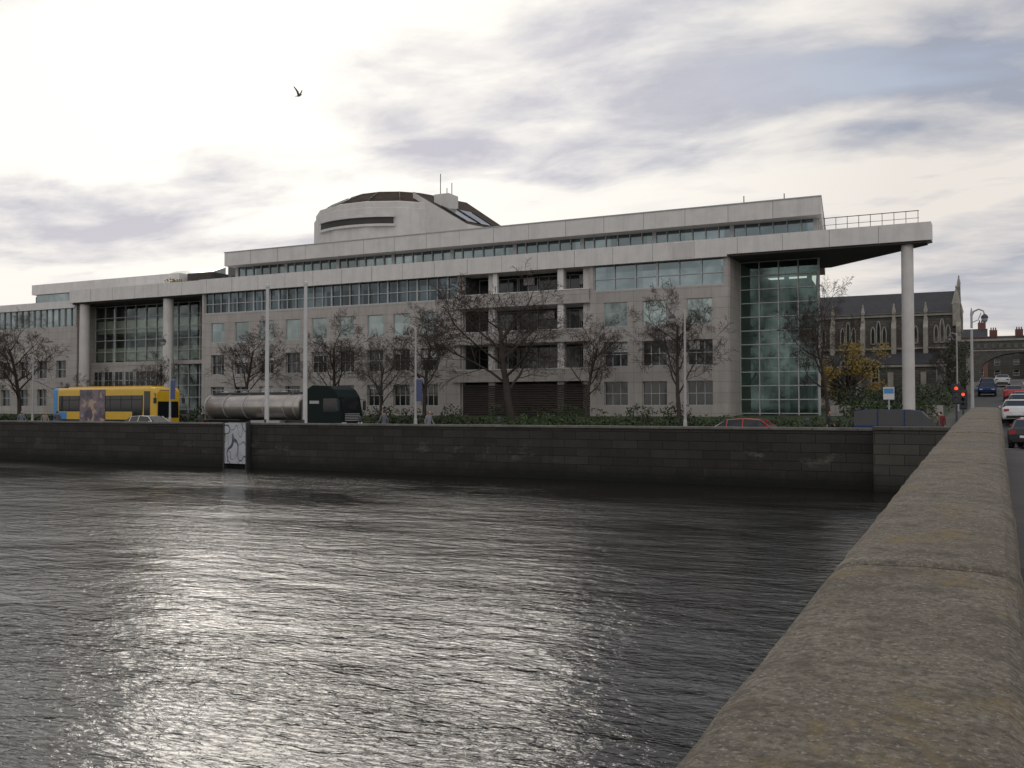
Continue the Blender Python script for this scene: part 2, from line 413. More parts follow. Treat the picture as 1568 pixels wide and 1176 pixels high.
facade(-70.9,-41.2,[-68.8,-65.7,-62.6,-59.4,-56.3,-53.2,-50.0,-47.2,-44.3],1.75,'gl_bandd',1.03,True)
facade(-29.2,-18.0,[-27.0,-23.8,-20.2],2.0,'gl_band',1.7,True)
W.box(-18.0,-17.9,YF+.1,YF+3.5,.3,13.4,'conc')
# balcony bay
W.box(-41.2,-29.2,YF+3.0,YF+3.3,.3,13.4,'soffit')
for za,zb in ((11.6,13.3),(8.5,10.35),(5.3,7.2)):
    for i in range(6):
        xa=-40.9+i*1.95; window(G,F,xa,xa+1.85,YF+2.9,za-.9,zb,'gl_dark',1,0,'frame',.06)
for za,zb in ((10.5,11.6),(7.4,8.4),(4.2,5.2)):
    W.box(-41.9,-29.2,YF-.22,YF-.08,za,zb,'conc'); W.box(-41.9,-41.7,YF-.08,YF,za,zb,'conc')
    W.box(-41.95,-29.15,YF-.26,YF-.04,zb,zb+.07,'white')
    W.box(-41.7,-29.2,YF-.08,YF+3.0,za,za+.3,'white')
for xx in (-41.4,-38.3,-31.9,-29.6):
    W.box(xx-.3,xx+.3,YF+.3,YF+.8,.3,13.4,'softlight')
W.box(-38.0,-37.6,YF-.05,YF+.25,11.68,13.4,'white'); W.box(-32.0,-31.5,YF-.05,YF+.25,5.3,13.4,'white')
for xa,za,zb in ((-31.2,9.3,10.3),(-31.2,12.4,13.2),(-36.4,12.6,13.2),(-34.5,9.6,10.3)): W.box(xa,xa+1.0,YF+2.6,YF+2.75,za,zb,'whitetrim')
for i in range(14):
    z=1.3+i*.19; F.loft([[(-41,YF+.3,z),(-41,YF+.12,z+.02),(-41,YF+.3,z+.15)],[(-29.3,YF+.3,z),(-29.3,YF+.12,z+.02),(-29.3,YF+.3,z+.15)]],'louvre')
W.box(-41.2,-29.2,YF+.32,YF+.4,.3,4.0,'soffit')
# white band, clerestory, roof parapet
back=96
W.prism([(-89.8,YF-.35),(-71.0,YF-.35),(-71.0,YF+10),(-89.8,YF+10)],13.4,14.75,'white')
W.box(-71.0,-18.0,YF-.35,YF+2.0,13.4,14.8,'white')
W.prism([(-18.0,YF-.35),(-3.9,YF-.35),(-3.9,YF+1.2),(-11.6,YF+9.5),(-18.0,YF+9.5)],13.55,14.8,'white')
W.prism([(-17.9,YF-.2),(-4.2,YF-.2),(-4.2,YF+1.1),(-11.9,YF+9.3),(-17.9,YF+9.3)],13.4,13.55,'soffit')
for i in range(1,26):
    x=-89.8+i*3.3
    if x<-4: F.box(x-.012,x+.012,YF-.356,YF-.349,13.42,14.74,'framed')
W.prism([(-67.7,YF+1.4),(-11.6,YF+1.4),(-14.6,back),(-67.7,back)],14.8,16.0,'conc')
G.face([(-67.5,YF+1.35,14.85),(-11.8,YF+1.35,14.85),(-11.8,YF+1.35,16.0),(-67.5,YF+1.35,16.0)],'gl_band')
n=54
for i in range(n+1):
    x=-67.5+(55.7)*i/n; t=.03 if i%6 else .16
    F.box(x-t,x+t,YF+1.2,YF+1.4,14.8,16.0,'frame')
W.prism([(-67.9,YF-.1),(-11.2,YF-.1),(-14.4,back+.3),(-67.9,back+.3)],16.0,17.3,'white')
W.prism([(-67.95,YF-.15),(-11.15,YF-.15),(-14.35,back+.35),(-67.95,back+.35)],17.3,17.38,'frame')
for i in range(1,17):
    x=-67.9+i*3.33; F.box(x-.012,x+.012,YF-.106,YF-.099,16.02,17.28,'framed')
W.box(-70.9,-41.2,YF+.45,back,.3,13.4,'inner'); W.box(-41.2,-29.2,YF+3.3,back,.3,13.4,'inner'); W.box(-29.2,-18.0,YF+.45,back,.3,13.4,'conc')
W.box(-22.2,-20.6,YF-.37,YF-.345,13.5,14.7,'softlight')
# atrium right
def curtain(p0,p1,z0,z1,dx,zs,gk='gl_clear',fk='frame'):
    p0=Vector((*p0,0));p1=Vector((*p1,0)); d=(p1-p0); L=d.length; d/=L; nrm=Vector((d.y,-d.x,0))
    G.face([(p0.x,p0.y,z0),(p1.x,p1.y,z0),(p1.x,p1.y,z1),(p0.x,p0.y,z1)],gk)
    n=max(1,round(L/dx))
    for i in range(n+1):
        c=p0+d*(L*i/n); F.prism([tuple((c-d*.04+nrm*.12)[:2]),tuple((c+d*.04+nrm*.12)[:2]),tuple((c+d*.04-nrm*.05)[:2]),tuple((c-d*.04-nrm*.05)[:2])],z0,z1,fk)
    for z in zs:
        a=p0+nrm*.14;b_=p1+nrm*.14;a2=p0-nrm*.03;b2=p1-nrm*.03
        F.prism([tuple(a[:2]),tuple(b_[:2]),tuple(b2[:2]),tuple(a2[:2])],z-.035,z+.035,'frame')
zs=[1.6+1.07*i for i in range(12)]
curtain((-17.9,75.5),(-12.0,75.5),1.0,13.4,1.45,zs)
curtain((-12.0,75.5),(-14.8,92),1.0,13.4,1.6,zs)
for z in (4.6,7.7,10.8): W.prism([(-17.8,80.5),(-13.4,80.5),(-14.8,90),(-17.8,90)],z,z+.35,'slab')
W.box(-18.2,-17.9,75.6,92,.3,13.4,'slab')
W.prism([(-17.9,86),(-14.3,86),(-14.8,92),(-17.9,92)],.8,13.3,'inner')
for x in (-17.3,-15.2,-13.4): W.lathe((x,80,.5),[(.2,0),(.2,12.9)],10,'slab')
for i in range(8):
    W.box(-17.0+.35*i,-16.6+.35*i,77.5,78.6,1.2+.35*i,1.32+.35*i,'slab')
W.prism([(-17.9,75.5),(-12.1,75.5),(-14.8,92),(-17.9,92)],.7,1.0,'slab')
W.lathe((-5.5,YF+.5,.2),[(.55,0),(.46,.2),(.42,1.0),(.40,13.2)],24,'softlight')
for i in range(9):
    x=-11+.78*i; F.box(x-.02,x+.02,YF+.2,YF+.24,14.8,15.7,'framed')
F.box(-11.1,-4.7,YF+.19,YF+.25,15.7,15.75,'framed'); F.box(-11.1,-4.7,YF+.2,YF+.24,15.2,15.23,'framed')
# left recess and columns
YR=75.0
zs2=[1.9+1.25*i for i in range(10)]
curtain((-89.6,YR),(-70.9,YR),1.0,13.4,1.55,zs2,'gl_left')
W.box(-71.0,-70.9,YF+.4,YR,.3,13.4,'conc')
for z in (7.2,10.2): 
    W.box(-89.6,-71.1,YR+.3,YR+4,z,z+.5,'slabp'); W.box(-89.6,-71.1,YR+.24,YR+.3,z+.5,z+1.4,'slabp')
W.box(-89.6,-71.1,YR+4,YR+8,.8,13.3,'slab')
W.box(-89.6,-79.0,YR-.7,YR-.2,.3,6.6,'conc'); W.box(-89.6,-71.1,YR-.75,YR-.16,6.6,7.0,'conc')
for i in range(6):
    window(G,F,-88.9+i*1.6,-87.6+i*1.6,YR-.76,3.0,6.0,'gl_dark',1,2)
for xx in (-88.5,-76.1): W.lathe((xx,YF+.6,.3),[(.62,0),(.56,.3),(.52,13.1)],24,'softlight')
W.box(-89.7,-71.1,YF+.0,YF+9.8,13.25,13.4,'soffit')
# left wing
cols=[(-124+i*3.1,-122.4+i*3.1) for i in range(11)]
wall_win(W,-126,-89.7,YF+.6,YF+1.0,.3,11.0,cols,[(2.2,4.1),(5.3,7.25)],'conc')
for za,zb in [(2.2,4.1),(5.3,7.25)]:
    for xa,xb in cols: window(G,F,xa,xb,YF+.9,za,zb,'gl_dark',1,1)
G.face([(-126,YF+.8,11.0),(-89.9,YF+.8,11.0),(-89.9,YF+.8,13.0),(-126,YF+.8,13.0)],'gl_band')
for i in range(36): 
    x=-125.5+i*1.02; F.box(x-.04,x+.04,YF+.65,YF+.85,11.0,13.0,'frame')
W.box(-126,-89.9,YF+.5,YF+2,13.0,13.8,'white'); W.box(-126,-89.72,YF+1.0,back,.3,12.9,'conc'); W.box(-90.0,-89.7,YF+.5,YF+6,11,13.8,'conc')
W.box(-105,-81,79,back,13.5,15.6,'inner'); 
G.face([(-104.8,78.95,14.6),(-81.2,78.95,14.6),(-81.2,78.95,15.8),(-104.8,78.95,15.8)],'gl_band')
W.box(-105.2,-80.8,78.6,back,15.8,17.0,'white')
W.box(-81,-67.7,84,back,13.5,16.4,'conc')
W.prism([(-89,82),(-81,82),(-81,86),(-89,86)],17.0,17.6,'gl_pale',top=[17.1,17.1,18.6,18.6])
W.box(-80,-76.5,79,82.5,14.7,16.9,'soffit'); W.box(-73.6,-69.6,78.5,82,14.7,17.2,'framed')
W.obj('walls',B); G.obj('glazing',B); F.obj('window_frames',B)
# drum and roof
D=MB(); dc=(-60.7,92,0)
D.lathe((dc[0],dc[1],15),[(9.5,0),(9.5,7.9),(9.3,8.0),(9.3,8.6),(8.9,8.75)],16,'softlight',.2)
D.lathe((dc[0],dc[1],23.7),[(8.7,0),(7.9,.55),(6.0,1.5),(5.7,1.75),(5.5,1.75)],16,'domeroof',.2)
for j in range(16):
    a=.2+2*math.pi*j/16
    D.path([(dc[0]+8.65*math.cos(a),dc[1]+8.65*math.sin(a),23.8),(dc[0]+7.95*math.cos(a),dc[1]+7.95*math.sin(a),24.3),(dc[0]+6.05*math.cos(a),dc[1]+6.05*math.sin(a),25.25)],.06,4,'steeld')
def arcbox(r0,r1,a0,a1,z0,z1,k,n=10):
    rings=[]
    for i in range(n+1):
        a=rad(a0+(a1-a0)*i/n); c_,s_=math.cos(a),math.sin(a)
        rings.append([(dc[0]+r0*c_,dc[1]+r0*s_,z0),(dc[0]+r1*c_,dc[1]+r1*s_,z0),(dc[0]+r1*c_,dc[1]+r1*s_,z1),(dc[0]+r0*c_,dc[1]+r0*s_,z1)])
    D.loft(rings,k)
arcbox(9.2,9.56,-118,-60,21.2,21.9,'soffit'); arcbox(9.2,9.75,-119,-59,21.9,22.15,'softlight'); arcbox(9.2,9.7,-119,-59,20.95,21.2,'softlight')
A1=Vector((-55.5,86.8,25.1));A2=Vector((-53,94,25.1));B1=Vector((-47.6,84.5,20.6));B2=Vector((-45.8,91,20.6))
D.face([A1,A2,B2,B1],'domeroof')
up=(B1-A1).cross(A2-A1).normalized(); up=up if up.z>0 else -up
def pl(s,t,o=.06): return A1.lerp(B1,s).lerp(A2.lerp(B2,s),t)+up*o
D.face([pl(.45,.1),pl(.45,.7),pl(.9,.7),pl(.9,.1)],'gl_bandd')
for t in (.1,.4,.7): D.path([pl(.45,t,.1),pl(.9,t,.1)],.06,4,'steeld')
D.face([A1,B1,(-47.6,84.5,17),(-55.5,86.8,17)],'softlight'); D.face([B1,B2,(-45.8,91,17),(-47.6,84.5,17)],'softlight')
D.box(-53,-51.2,87,89,22.0,24.6,'softlight')
for x,h_ in ((-52.8,27.0),(-51.4,25.9),(-52.0,25.4)): D.path([(x,88,20),(x,88,h_)],.045,5,'steeld')
for x,h_ in ((-14,18.0),(-17,18.1)): D.path([(x,YF+1,17.3),(x,YF+1,h_)],.04,5,'steeld')
D.obj('roof_drum',B)
# ------------------------------------------------------------ leaves
def leaves(mb,c,rx,ry,rz_,n,s,k,rnd=R,shell=.35):
    for _ in range(n):
        d=Vector((rnd.gauss(0,1),rnd.gauss(0,1),rnd.gauss(0,1))).normalized()*(rnd.uniform(shell,1)**.5)
        p=Vector((c[0]+d.x*rx,c[1]+d.y*ry,c[2]+d.z*rz_))
        a=Vector((rnd.gauss(0,1),rnd.gauss(0,1),rnd.gauss(0,1))).normalized(); b_=a.orthogonal().normalized(); 
        ss=s*rnd.uniform(.6,1.4); mb.face([p-a*ss,p-b_*ss*.6,p+a*ss,p+b_*ss*.6],k)
def hedge(name,x0,x1,y,h,ks=('leafg','leafd'),dens=26,s=.11,w=.9):
    mb=MB(); x=x0
    while x<x1:
        hh=h*R.uniform(.65,1.15); zb=gz(y)
        k=R.choice(ks)
        leaves(mb,(x,y+R.uniform(-.4,.4),zb+hh*.45),.8,w,hh*.6,int(dens*6),s,k); x+=.62
    return mb.obj(name)
hedge('hedge',-47,-24,62.3,1.25)
hedge('hedge',-24,-5,62.6,1.15)
hedge('hedge',-70,-48,63,1.0,('leafd',))
hedge('hedge',-110,-72,63,.9,('leafd','leafg'))
mb=MB()
for i in range(34):
    x=R.uniform(-68,-20); y=R.uniform(67,71); leaves(mb,(x,y,gz(y)+R.uniform(.2,.6)),R.uniform(.7,1.3),.7,R.uniform(.5,.9),110,.09,R.choice(('leafd','leafg')))
mb.obj('garden_shrubs')
mb=MB()
for i in range(16): leaves(mb,(-77+R.uniform(-3.5,6),77.5+R.uniform(-2,2),15.3),.8,.6,R.uniform(.4,.9),90,.1,R.choice(('leafy','leafd','leafd')))
mb.obj('roof_terrace_shrubs')
# ------------------------------------------------------------ bare trees
def tree_mesh(seed,H,W_,trunk=.3,fork=.22,name='bare_tree'):
    rd=random.Random(seed); mb=MB()
    def grow(p,d,L,r0,lev):
        nseg=(6,5,4,3,2)[lev]; sides=(8,6,4,3,3)[lev]
        pts=[p.copy()];rs=[r0]; dd=d.copy(); q=p.copy()
        for i in range(nseg):
            j=(.06,.15,.18,.22,.25)[lev]
            dd=(dd+Vector((rd.gauss(0,j),rd.gauss(0,j),rd.gauss(0,j)))+Vector((0,0,(.0,.10,.06,.02,-.02)[lev]))).normalized()
            q=q+dd*(L/nseg); pts.append(q.copy()); rs.append(max(.010,r0*(1-(.55,.75,.75,.7,.5)[lev]*(i+1)/nseg)))
        mb.path(pts,rs,sides,'bark' if lev<2 else 'twig',False)
        if lev==4: return
        nc=(10,9,8,6)[lev]
        for i in range(nc):
            t=(fork*1.6 if lev==0 else .25)+(1-(fork*1.6 if lev==0 else .25))*(i+.6+rd.uniform(-.3,.3))/nc
            t=min(t,.99)
            f=t*nseg; a=int(f); a=min(a,nseg-1); pp=pts[a].lerp(pts[a+1],f-a); rr=rs[a]+(rs[a+1]-rs[a])*(f-a)
            ax=(pts[a+1]-pts[a]).normalized(); o=ax.orthogonal().normalized(); 
            o.rotate(Matrix.Rotation(i*2.4+rd.uniform(-.5,.5),3,ax))
            ang=rad((rd.uniform(40,68) if lev<2 else rd.uniform(30,60)))
            nd_=(ax*math.cos(ang)+o*math.sin(ang)).normalized()
            cl=L*(( .64*W_ ,.55,.52,.45)[lev])*(1.15-.5*t)*rd.uniform(.7,1.25)
            grow(pp,nd_,cl,rr*(.55,.5,.5,.55)[lev],lev+1)
    grow(Vector((0,0,-.2)),Vector((0,0,1)),H*.78,trunk,0)
    me=bpy.data.meshes.new(name); me.from_pydata(mb.v,[],mb.f)
    for mt in mb.mats: me.materials.append(mt)
    me.polygons.foreach_set('material_index',mb.m); me.polygons.foreach_set('use_smooth',[True]*len(mb.f)); me.update()
    return me
TM=[tree_mesh(3,9,1.05,.19,.2),tree_mesh(11,9,1.25,.21,.2),tree_mesh(29,9,.9,.17,.18)]
def tree(i,x,y,top,rz,sc=1.0,sxy=None):
    o=bpy.data.objects.new('bare_tree',TM[i]); scene.collection.objects.link(o)
    z=gz(y); s=(top-z)/9.6; o.location=(x,y,z); o.scale=((sxy or s*sc),(sxy or s*sc),s); o.rotation_euler=(0,0,rz)
tree(1,-32.2,64,11.2,.3,1.45)
tree(0,-41,66,9.9,1.3)
tree(2,-50.1,66,9.7,2.2,1.1)
tree(2,-60.2,66,9.8,3.9,1.1)
tree(0,-86,63,11,4.6,1.1)
tree(2,-20,66,10.8,5.1,.95)
tree(0,-10,66.5,10.2,2.9,.75)
tree(1,-43.5,63.5,7.2,5.5,.9)
tree(0,-27.5,67,9.0,0.4,.9)
tree(2,-73.5,64,5.5,1.1,1.1)
tree(0,-69.5,65,7,1.9,1.0)
tree(1,-95,66,8,.9,1.0)
tree(2,-80.5,65,5.2,2.4,1.2)
tree(0,-3.6,100,9,2.0,.8)
# autumn tree right
mb=MB(); cx,cy=-12.0,91; z0=gz(cy)
mb.path([(cx,cy,z0-.2),(cx+.1,cy,z0+2),(cx-.1,cy,z0+5)],[.22,.16,.07],7,'bark')
for i in range(34):
    a=R.uniform(0,6.28); rr=R.uniform(.8,3.6); e=Vector((cx+math.cos(a)*rr,cy+math.sin(a)*rr,z0+R.uniform(.9,5.6)))
    mb.path([(cx,cy,z0+1.5),e],[.08,.02],5,'bark')
    for _ in range(3): leaves(mb,e+Vector((R.gauss(0,.5),R.gauss(0,.5),R.gauss(0,.4))),.7,.7,.5,60,.09,R.choice(('leafy','leafy','leafd')),shell=.1)
mb.obj('autumn_tree')
mb=MB()
for i in range(60):
    x=R.uniform(-12,-3.5);y=R.uniform(84,98); leaves(mb,(x,y,gz(y)+R.uniform(.3,1.4)),1.0,1.0,.8,70,.13,R.choice(('leafd','leafg','leafd')))
mb.obj('shrubs')
mb=MB()
for i in range(26):
    x=-2.9-R.uniform(0,1.5); y=R.uniform(95,116); leaves(mb,(x,y,gz(y)+R.uniform(1,5)),.7,.7,1.0,70,.13,'leafd')
mb.obj('evergreen_shrubs')
w=MB(); w.box(-11,-3.4,74.2,74.6,.8,2.2,'conc'); w.obj('garden_wall')
hedge('hedge',-9.5,-4,73.2,1.1,('leafg',))
# ------------------------------------------------------------ church
C=empty('gothic_church'); w=MB(); gl=MB()
cy=120; zb=gz(cy)-.5; xl,xr=-36,-3.9
EV=13.0; ridge=15.9
w.box(xl,xr,cy,cy+11,zb,EV,'gothic')
w.face([(xl,cy-.4,EV-.1),(xr,cy-.4,EV-.1),(xr,cy+5.5,ridge),(xl,cy+5.5,ridge)],'slate'); w.face([(xl,cy+11.4,EV-.1),(xr,cy+11.4,EV-.1),(xr,cy+5.5,ridge),(xl,cy+5.5,ridge)],'slate')
w.loft([[(xr-.3,cy-.2,EV),(xr-.3,cy+11.2,EV),(xr-.3,cy+5.5,ridge+.5)],[(xr+.15,cy-.2,EV),(xr+.15,cy+11.2,EV),(xr+.15,cy+5.5,ridge+.5)]],'gothic')
w.box(xl,xr,cy-.25,cy,EV-.4,EV,'gothtrim'); w.box(xl,xr,cy-.2,cy,8.8,9.0,'gothtrim')
w.box(xl,xr-1,cy-4,cy,zb,7.0,'gothic'); w.face([(xl,cy-4.3,6.9),(xr-1,cy-4.3,6.9),(xr-1,cy,8.6),(xl,cy,8.6)],'slate'); w.box(xl,xr-1,cy-4.25,cy-4.0,6.6,6.85,'gothtrim')
def lancet(xc,y,z0,wd,h,tr=.1):
    pts=[(xc-wd/2,z0),(xc+wd/2,z0),(xc+wd/2,z0+h*.65)]
    for i in range(1,6):
        t=i/6; pts.append((xc+wd/2*(1-t**1.3),z0+h*(.65+.35*math.sin(t*math.pi/2))))
    pts.append((xc,z0+h))
    for i in range(5,0,-1):
        t=i/6; pts.append((xc-wd/2*(1-t**1.3),z0+h*(.65+.35*math.sin(t*math.pi/2))))
    pts.append((xc-wd/2,z0+h*.65))
    gl.face([(x,y-.03,z) for x,z in pts],'gl_dark')
    for a,b_ in zip(pts,pts[1:]+pts[:1]): w.path([(a[0],y-.05,a[1]),(b_[0],y-.05,b_[1])],tr,4,'gothtrim')
def pinnacle(x,y,z,s=1):
    w.box(x-.4*s,x+.4*s,y-.4*s,y+.4*s,z-2.5,z,'gothtrim'); w.lathe((x,y,z),[(.52*s,0),(.06,1.9*s),(.12,1.95*s),(.02,2.3*s)],8,'gothtrim')
x=xr-1.6
while x>xl+1:
    for o_ in (-.62,0,.62): lancet(x+o_,cy,9.5,.44,2.0 if o_ else 2.7,.085)
    lancet(x,cy-4,zb+1.6,.8,2.6)
    w.prism([(x+1.45,cy-.9),(x+1.95,cy-.9),(x+1.95,cy),(x+1.45,cy)],8,10.9,'gothtrim',top=[11.2,11.2,12.4,12.4])
    w.box(x+1.4,x+1.95,cy-4.8,cy-4,zb,6.0,'gothtrim')
    pinnacle(x+1.7,cy-.15,EV+.15,.45)
    x-=3.4
pinnacle(xr-.1,cy-.1,13.8,.95); pinnacle(xr-.1,cy+11.1,13.8,.9); pinnacle(xr,cy+5.5,ridge+.8,.45)
w.box(-4.2,-2.9,cy-3,cy+10,zb,8.3,'gothic'); w.prism([(-4.2,cy-3.1),(-2.8,cy-3.1),(-2.8,cy+10),(-4.2,cy+10)],8.3,8.6,'slate',top=[9.8,8.5,8.5,9.8])
w.box(-3.0,-2.5,cy-3.4,cy-2.8,zb,8.0,'gothtrim')
w.obj('stone_walls_and_roof',C); gl.obj('lancet_windows',C)
# stone footbridge across the street
S=MB(); yb=160
def arch2(x): 
    t=(x-3.2)/5.3; return 7.6+ (2.6*math.sqrt(1-t*t) if abs(t)<1 else -4)
X=[-6+18.0*i/72 for i in range(73)]
for a,b_ in zip(X,X[1:]):
    za,zb2=arch2(a),arch2(b_)
    S.face([(a,yb,za),(b_,yb,zb2),(b_,yb,12.0),(a,yb,12.0)],'gothic'); S.face([(a,yb,za),(b_,yb,zb2),(b_,yb+4,zb2),(a,yb+4,za)],'gothic')
S.face([(-6,yb,12),(12,yb,12),(12,yb+4,12),(-6,yb+4,12)],'slate')
for i in range(17):
    x=-5.4+i*1.0; S.box(x-.25,x+.25,yb-.08,yb,10.9,11.6,'gl_dark'); 
S.box(-6,12,yb-.2,yb+4.2,12.0,12.3,'gothtrim'); S.box(-6,12,yb-.12,yb,10.5,10.65,'gothtrim')
S.obj('stone_arch_footbridge')
def terrace(name,x0,x1,y,z1,k,roofk='slate',chim=True,side=1,depth=9,floors=3):
    e=empty(name); w=MB(); g_=MB(); zb=gz(y)-.5
    n=max(1,int((x1-x0)/2.4)); cols=[]
    for i in range(n):
        c=x0+(x1-x0)*(i+.5)/n; cols.append((c-.5,c+.5))
    fh=(z1-zb-1)/floors; rows_=[(zb+1.2+fh*i,zb+1.2+fh*i+fh*.55) for i in range(floors)]
    wall_win(w,x0,x1,y,y+.35,zb,z1,cols,rows_,k)
    for za,zb_ in rows_:
        for xa,xb in cols: window(g_,g_,xa,xb,y+.2,za,zb_,'gl_dark',0,1,'whitetrim',.06)
    w.box(x0,x1,y+.35,y+depth,zb,z1-.02,k)
    w.face([(x0,y-.2,z1),(x1,y-.2,z1),(x1,y+depth/2,z1+2),(x0,y+depth/2,z1+2)],roofk); w.face([(x0,y+depth,z1),(x1,y+depth,z1),(x1,y+depth/2,z1+2),(x0,y+depth/2,z1+2)],roofk)
    w.face([(x0,y,z1),(x0,y+depth,z1),(x0,y+depth/2,z1+2)],k); w.face([(x1,y,z1),(x1,y+depth,z1),(x1,y+depth/2,z1+2)],k)
    if chim:
        for x in (x0+1,x1-1): 
            w.box(x-.7,x+.7,y+depth/2-.4,y+depth/2+.4,z1+.5,z1+3.2,'brick')
            for o_ in (-.4,0,.4): w.lathe((x+o_,y+depth/2,z1+3.2),[(.13,0),(.1,.5)],6,'brick')
    w.obj('walls_and_roof',e); g_.obj('windows',e)
terrace('brick_house',-9,-1.5,205,15.5,'brick'); terrace('brick_house',-1.5,5,208,14.2,'gothic'); terrace('brick_house',5,14,204,16,'brick')
terrace('brick_house',10.5,19,100,14,'brick'); terrace('brick_house',10.5,19,130,16,'gothic')
terrace('brick_house',-160,-128,76,13,'brick'); terrace('office_block',-205,-162,78,16,'conc','roofgrey',False,floors=4)
terrace('office_block',16,60,76,14,'conc','roofgrey',False,floors=4)
# ------------------------------------------------------------ vehicles
def paint(name,col,rough=.3,metal=.0,coat=.4,spec=.5):
    m=pm(name,col,rough,.06,2,0,metal,spec); b=m.node_tree.nodes['Principled BSDF']; b.inputs['Coat Weight'].default_value=coat; b.inputs['Coat Roughness'].default_value=.1; return m
M['lred']=pm('tail_light_red',(.45,.02,.02),.3); M['lwh']=pm('headlight',(.7,.7,.68),.15)
M['carglass']=pm('car_glass',(.012,.014,.016),.06,.2,1,0,0,.5)
def wheel(mb,x,y,r,w_,s):
    for rings,k in (([(r*.98,-w_/2),(r,-w_/2+.03),(r,w_/2-.03),(r*.98,w_/2)],'rubber'),):
        mb.loft([[(x+rr*math.cos(2*math.pi*j/20),y+yy,r+rr*math.sin(2*math.pi*j/20)) for j in range(20)] for rr,yy in rings],k)
    yy=s*(w_/2+.005)
    mb.loft([[(x+rr*math.cos(2*math.pi*j/16),y+yy+s*dy,r+rr*math.sin(2*math.pi*j/16)) for j in range(16)] for rr,dy in ((r*.62,0),(r*.55,.01),(r*.2,-.02+.03))],'hub')
def car(name,x,y,z,rz,pt,kind='hatch'):
    e=empty(name,(x,y,z),rz); b_=MB(); 
    if kind=='van':
        st=[(-2.4,.5,.8,.8,.86,.8),(-2.38,.32,1.1,1.85,.9,.78),(-1.6,.28,1.1,1.93,.92,.8),(.3,.28,1.1,1.93,.92,.8),(.95,.28,1.08,1.85,.92,.78),(1.65,.28,1.05,1.1,.9,.8),(2.25,.32,.9,.95,.86,.7),(2.4,.45,.7,.72,.78,.6)]; cab=(1,5)
    else:
        st=[(-2.1,.42,.7,.72,.74,.62),(-2.02,.3,.95,.98,.82,.7),(-1.85,.27,.97,1.08,.85,.68),(-1.25,.26,.96,1.42,.86,.62),(-.3,.25,.95,1.48,.87,.62),(.45,.25,.94,1.43,.87,.62),(1.15,.26,.92,.97,.86,.7),(1.85,.3,.78,.82,.82,.62),(2.1,.42,.6,.62,.7,.55)]; cab=(2,6)
    rings=[]
    for (sx,zb_,zl,zr,hw,hr) in st:
        rings.append([(sx,-hw*.92,zb_),(sx,-hw,zb_+.14),(sx,-hw,zl-.08),(sx,-hw*.97,zl),(sx,-hr,zr-.03),(sx,-hr*.85,zr),(sx,hr*.85,zr),(sx,hr,zr-.03),(sx,hw*.97,zl),(sx,hw,zl-.08),(sx,hw,zb_+.14),(sx,hw*.92,zb_)])
    i=len(b_.v)
    for r_ in rings: b_.v+=r_
    n=12
    for a in range(len(rings)-1):
        for j in range(n):
            q_=(j+1)%n; k=pt
            if cab[0]<=a<cab[1] and j in(3,7): k='carglass'
            dzr=abs(st[a+1][3]-st[a][3])/(st[a+1][0]-st[a][0])
            if j in(4,5,6) and dzr>.28 and cab[0]<=a<cab[1]: k='carglass'
            b_.f.append((i+a*n+j,i+a*n+q_,i+(a+1)*n+q_,i+(a+1)*n+j)); b_.m.append(b_.mi(k))
    b_.f.append(tuple(range(i+n-1,i-1,-1))); b_.m.append(b_.mi(pt)); L=i+(len(rings)-1)*n; b_.f.append(tuple(range(L,L+n))); b_.m.append(b_.mi(pt))
    b_.obj('body',e)
    d=MB()
    for s in(-1,1):
        for sx in (-1.28,1.3):
            wheel(d,sx,s*.76,.31,.2,s)
            d.loft([[(sx+rr*math.cos(2*math.pi*j/18),s*(.872 if kind!='van' else .925),.33+rr*math.sin(2*math.pi*j/18)) for j in range(18)] for rr in(.31,.38)],'rubber',False)
        for a,bb in (((-.35,.83,.97),(-.35,.63,1.45)),((-1.2,.82,.98),(-1.15,.63,1.41)),((1.1,.82,.97),(.5,.63,1.42))):
            if kind!='van': d.path([(a[0],s*a[1],a[2]),(bb[0],s*bb[1],bb[2])],.035,4,pt)
        if kind=='van':
            for xx in (-1.2,.1): d.path([(xx,s*.90,1.1),(xx,s*.79,1.9)],.045,4,pt)
        d.loft([[(.85,s*.88,.98),(.85,s*1.0,.98),(.85,s*1.0,1.1),(.85,s*.88,1.1)],[(1.0,s*.88,.99),(.98,s*.98,.99),(.98,s*.98,1.08),(1.0,s*.88,1.08)]],pt)
        d.box(-2.09,-1.9,s*.6-.14,s*.6+.14,.72,.9,'lred'); d.box(1.88,2.06,s*.55-.16,s*.55+.16,.6,.72,'lwh')
        d.box(-.6,-.45,s*.88-.01,s*.88+.01,.8,.83,'steeld')
    d.box(2.0,2.13,-.5,.5,.35,.48,'rubber'); d.box(-2.13,-2.0,-.6,.6,.35,.5,'rubber'); d.box(-2.12,-2.05,-.26,.26,.55,.66,'mark')
    d.obj('wheels_and_trim',e)
    return e
P_w=paint('car_paint_white',(.62,.63,.64)); P_r=paint('car_paint_red',(.42,.015,.015)); P_k=paint('car_paint_black',(.02,.02,.022),.4,0,.1); P_b=paint('van_paint_blue',(.02,.04,.12),.6,0,0,.15); P_s=paint('car_paint_silver',(.4,.41,.42))
car('parked_car',-54.0,49.9,0,0,P_w); car('red_car',-11.3,50.2,0,0,P_r)
car('blue_van',-4.4,54.6,0,0,P_b,'van')
car('dark_car',1.6,55.4,0,rad(80),P_k); car('white_car',1.1,68,gz(68),rad(90),P_w); car('red_car',1.7,60.5,.02,rad(95),P_r); car('silver_car',1.5,78,gz(78),rad(90),P_s)
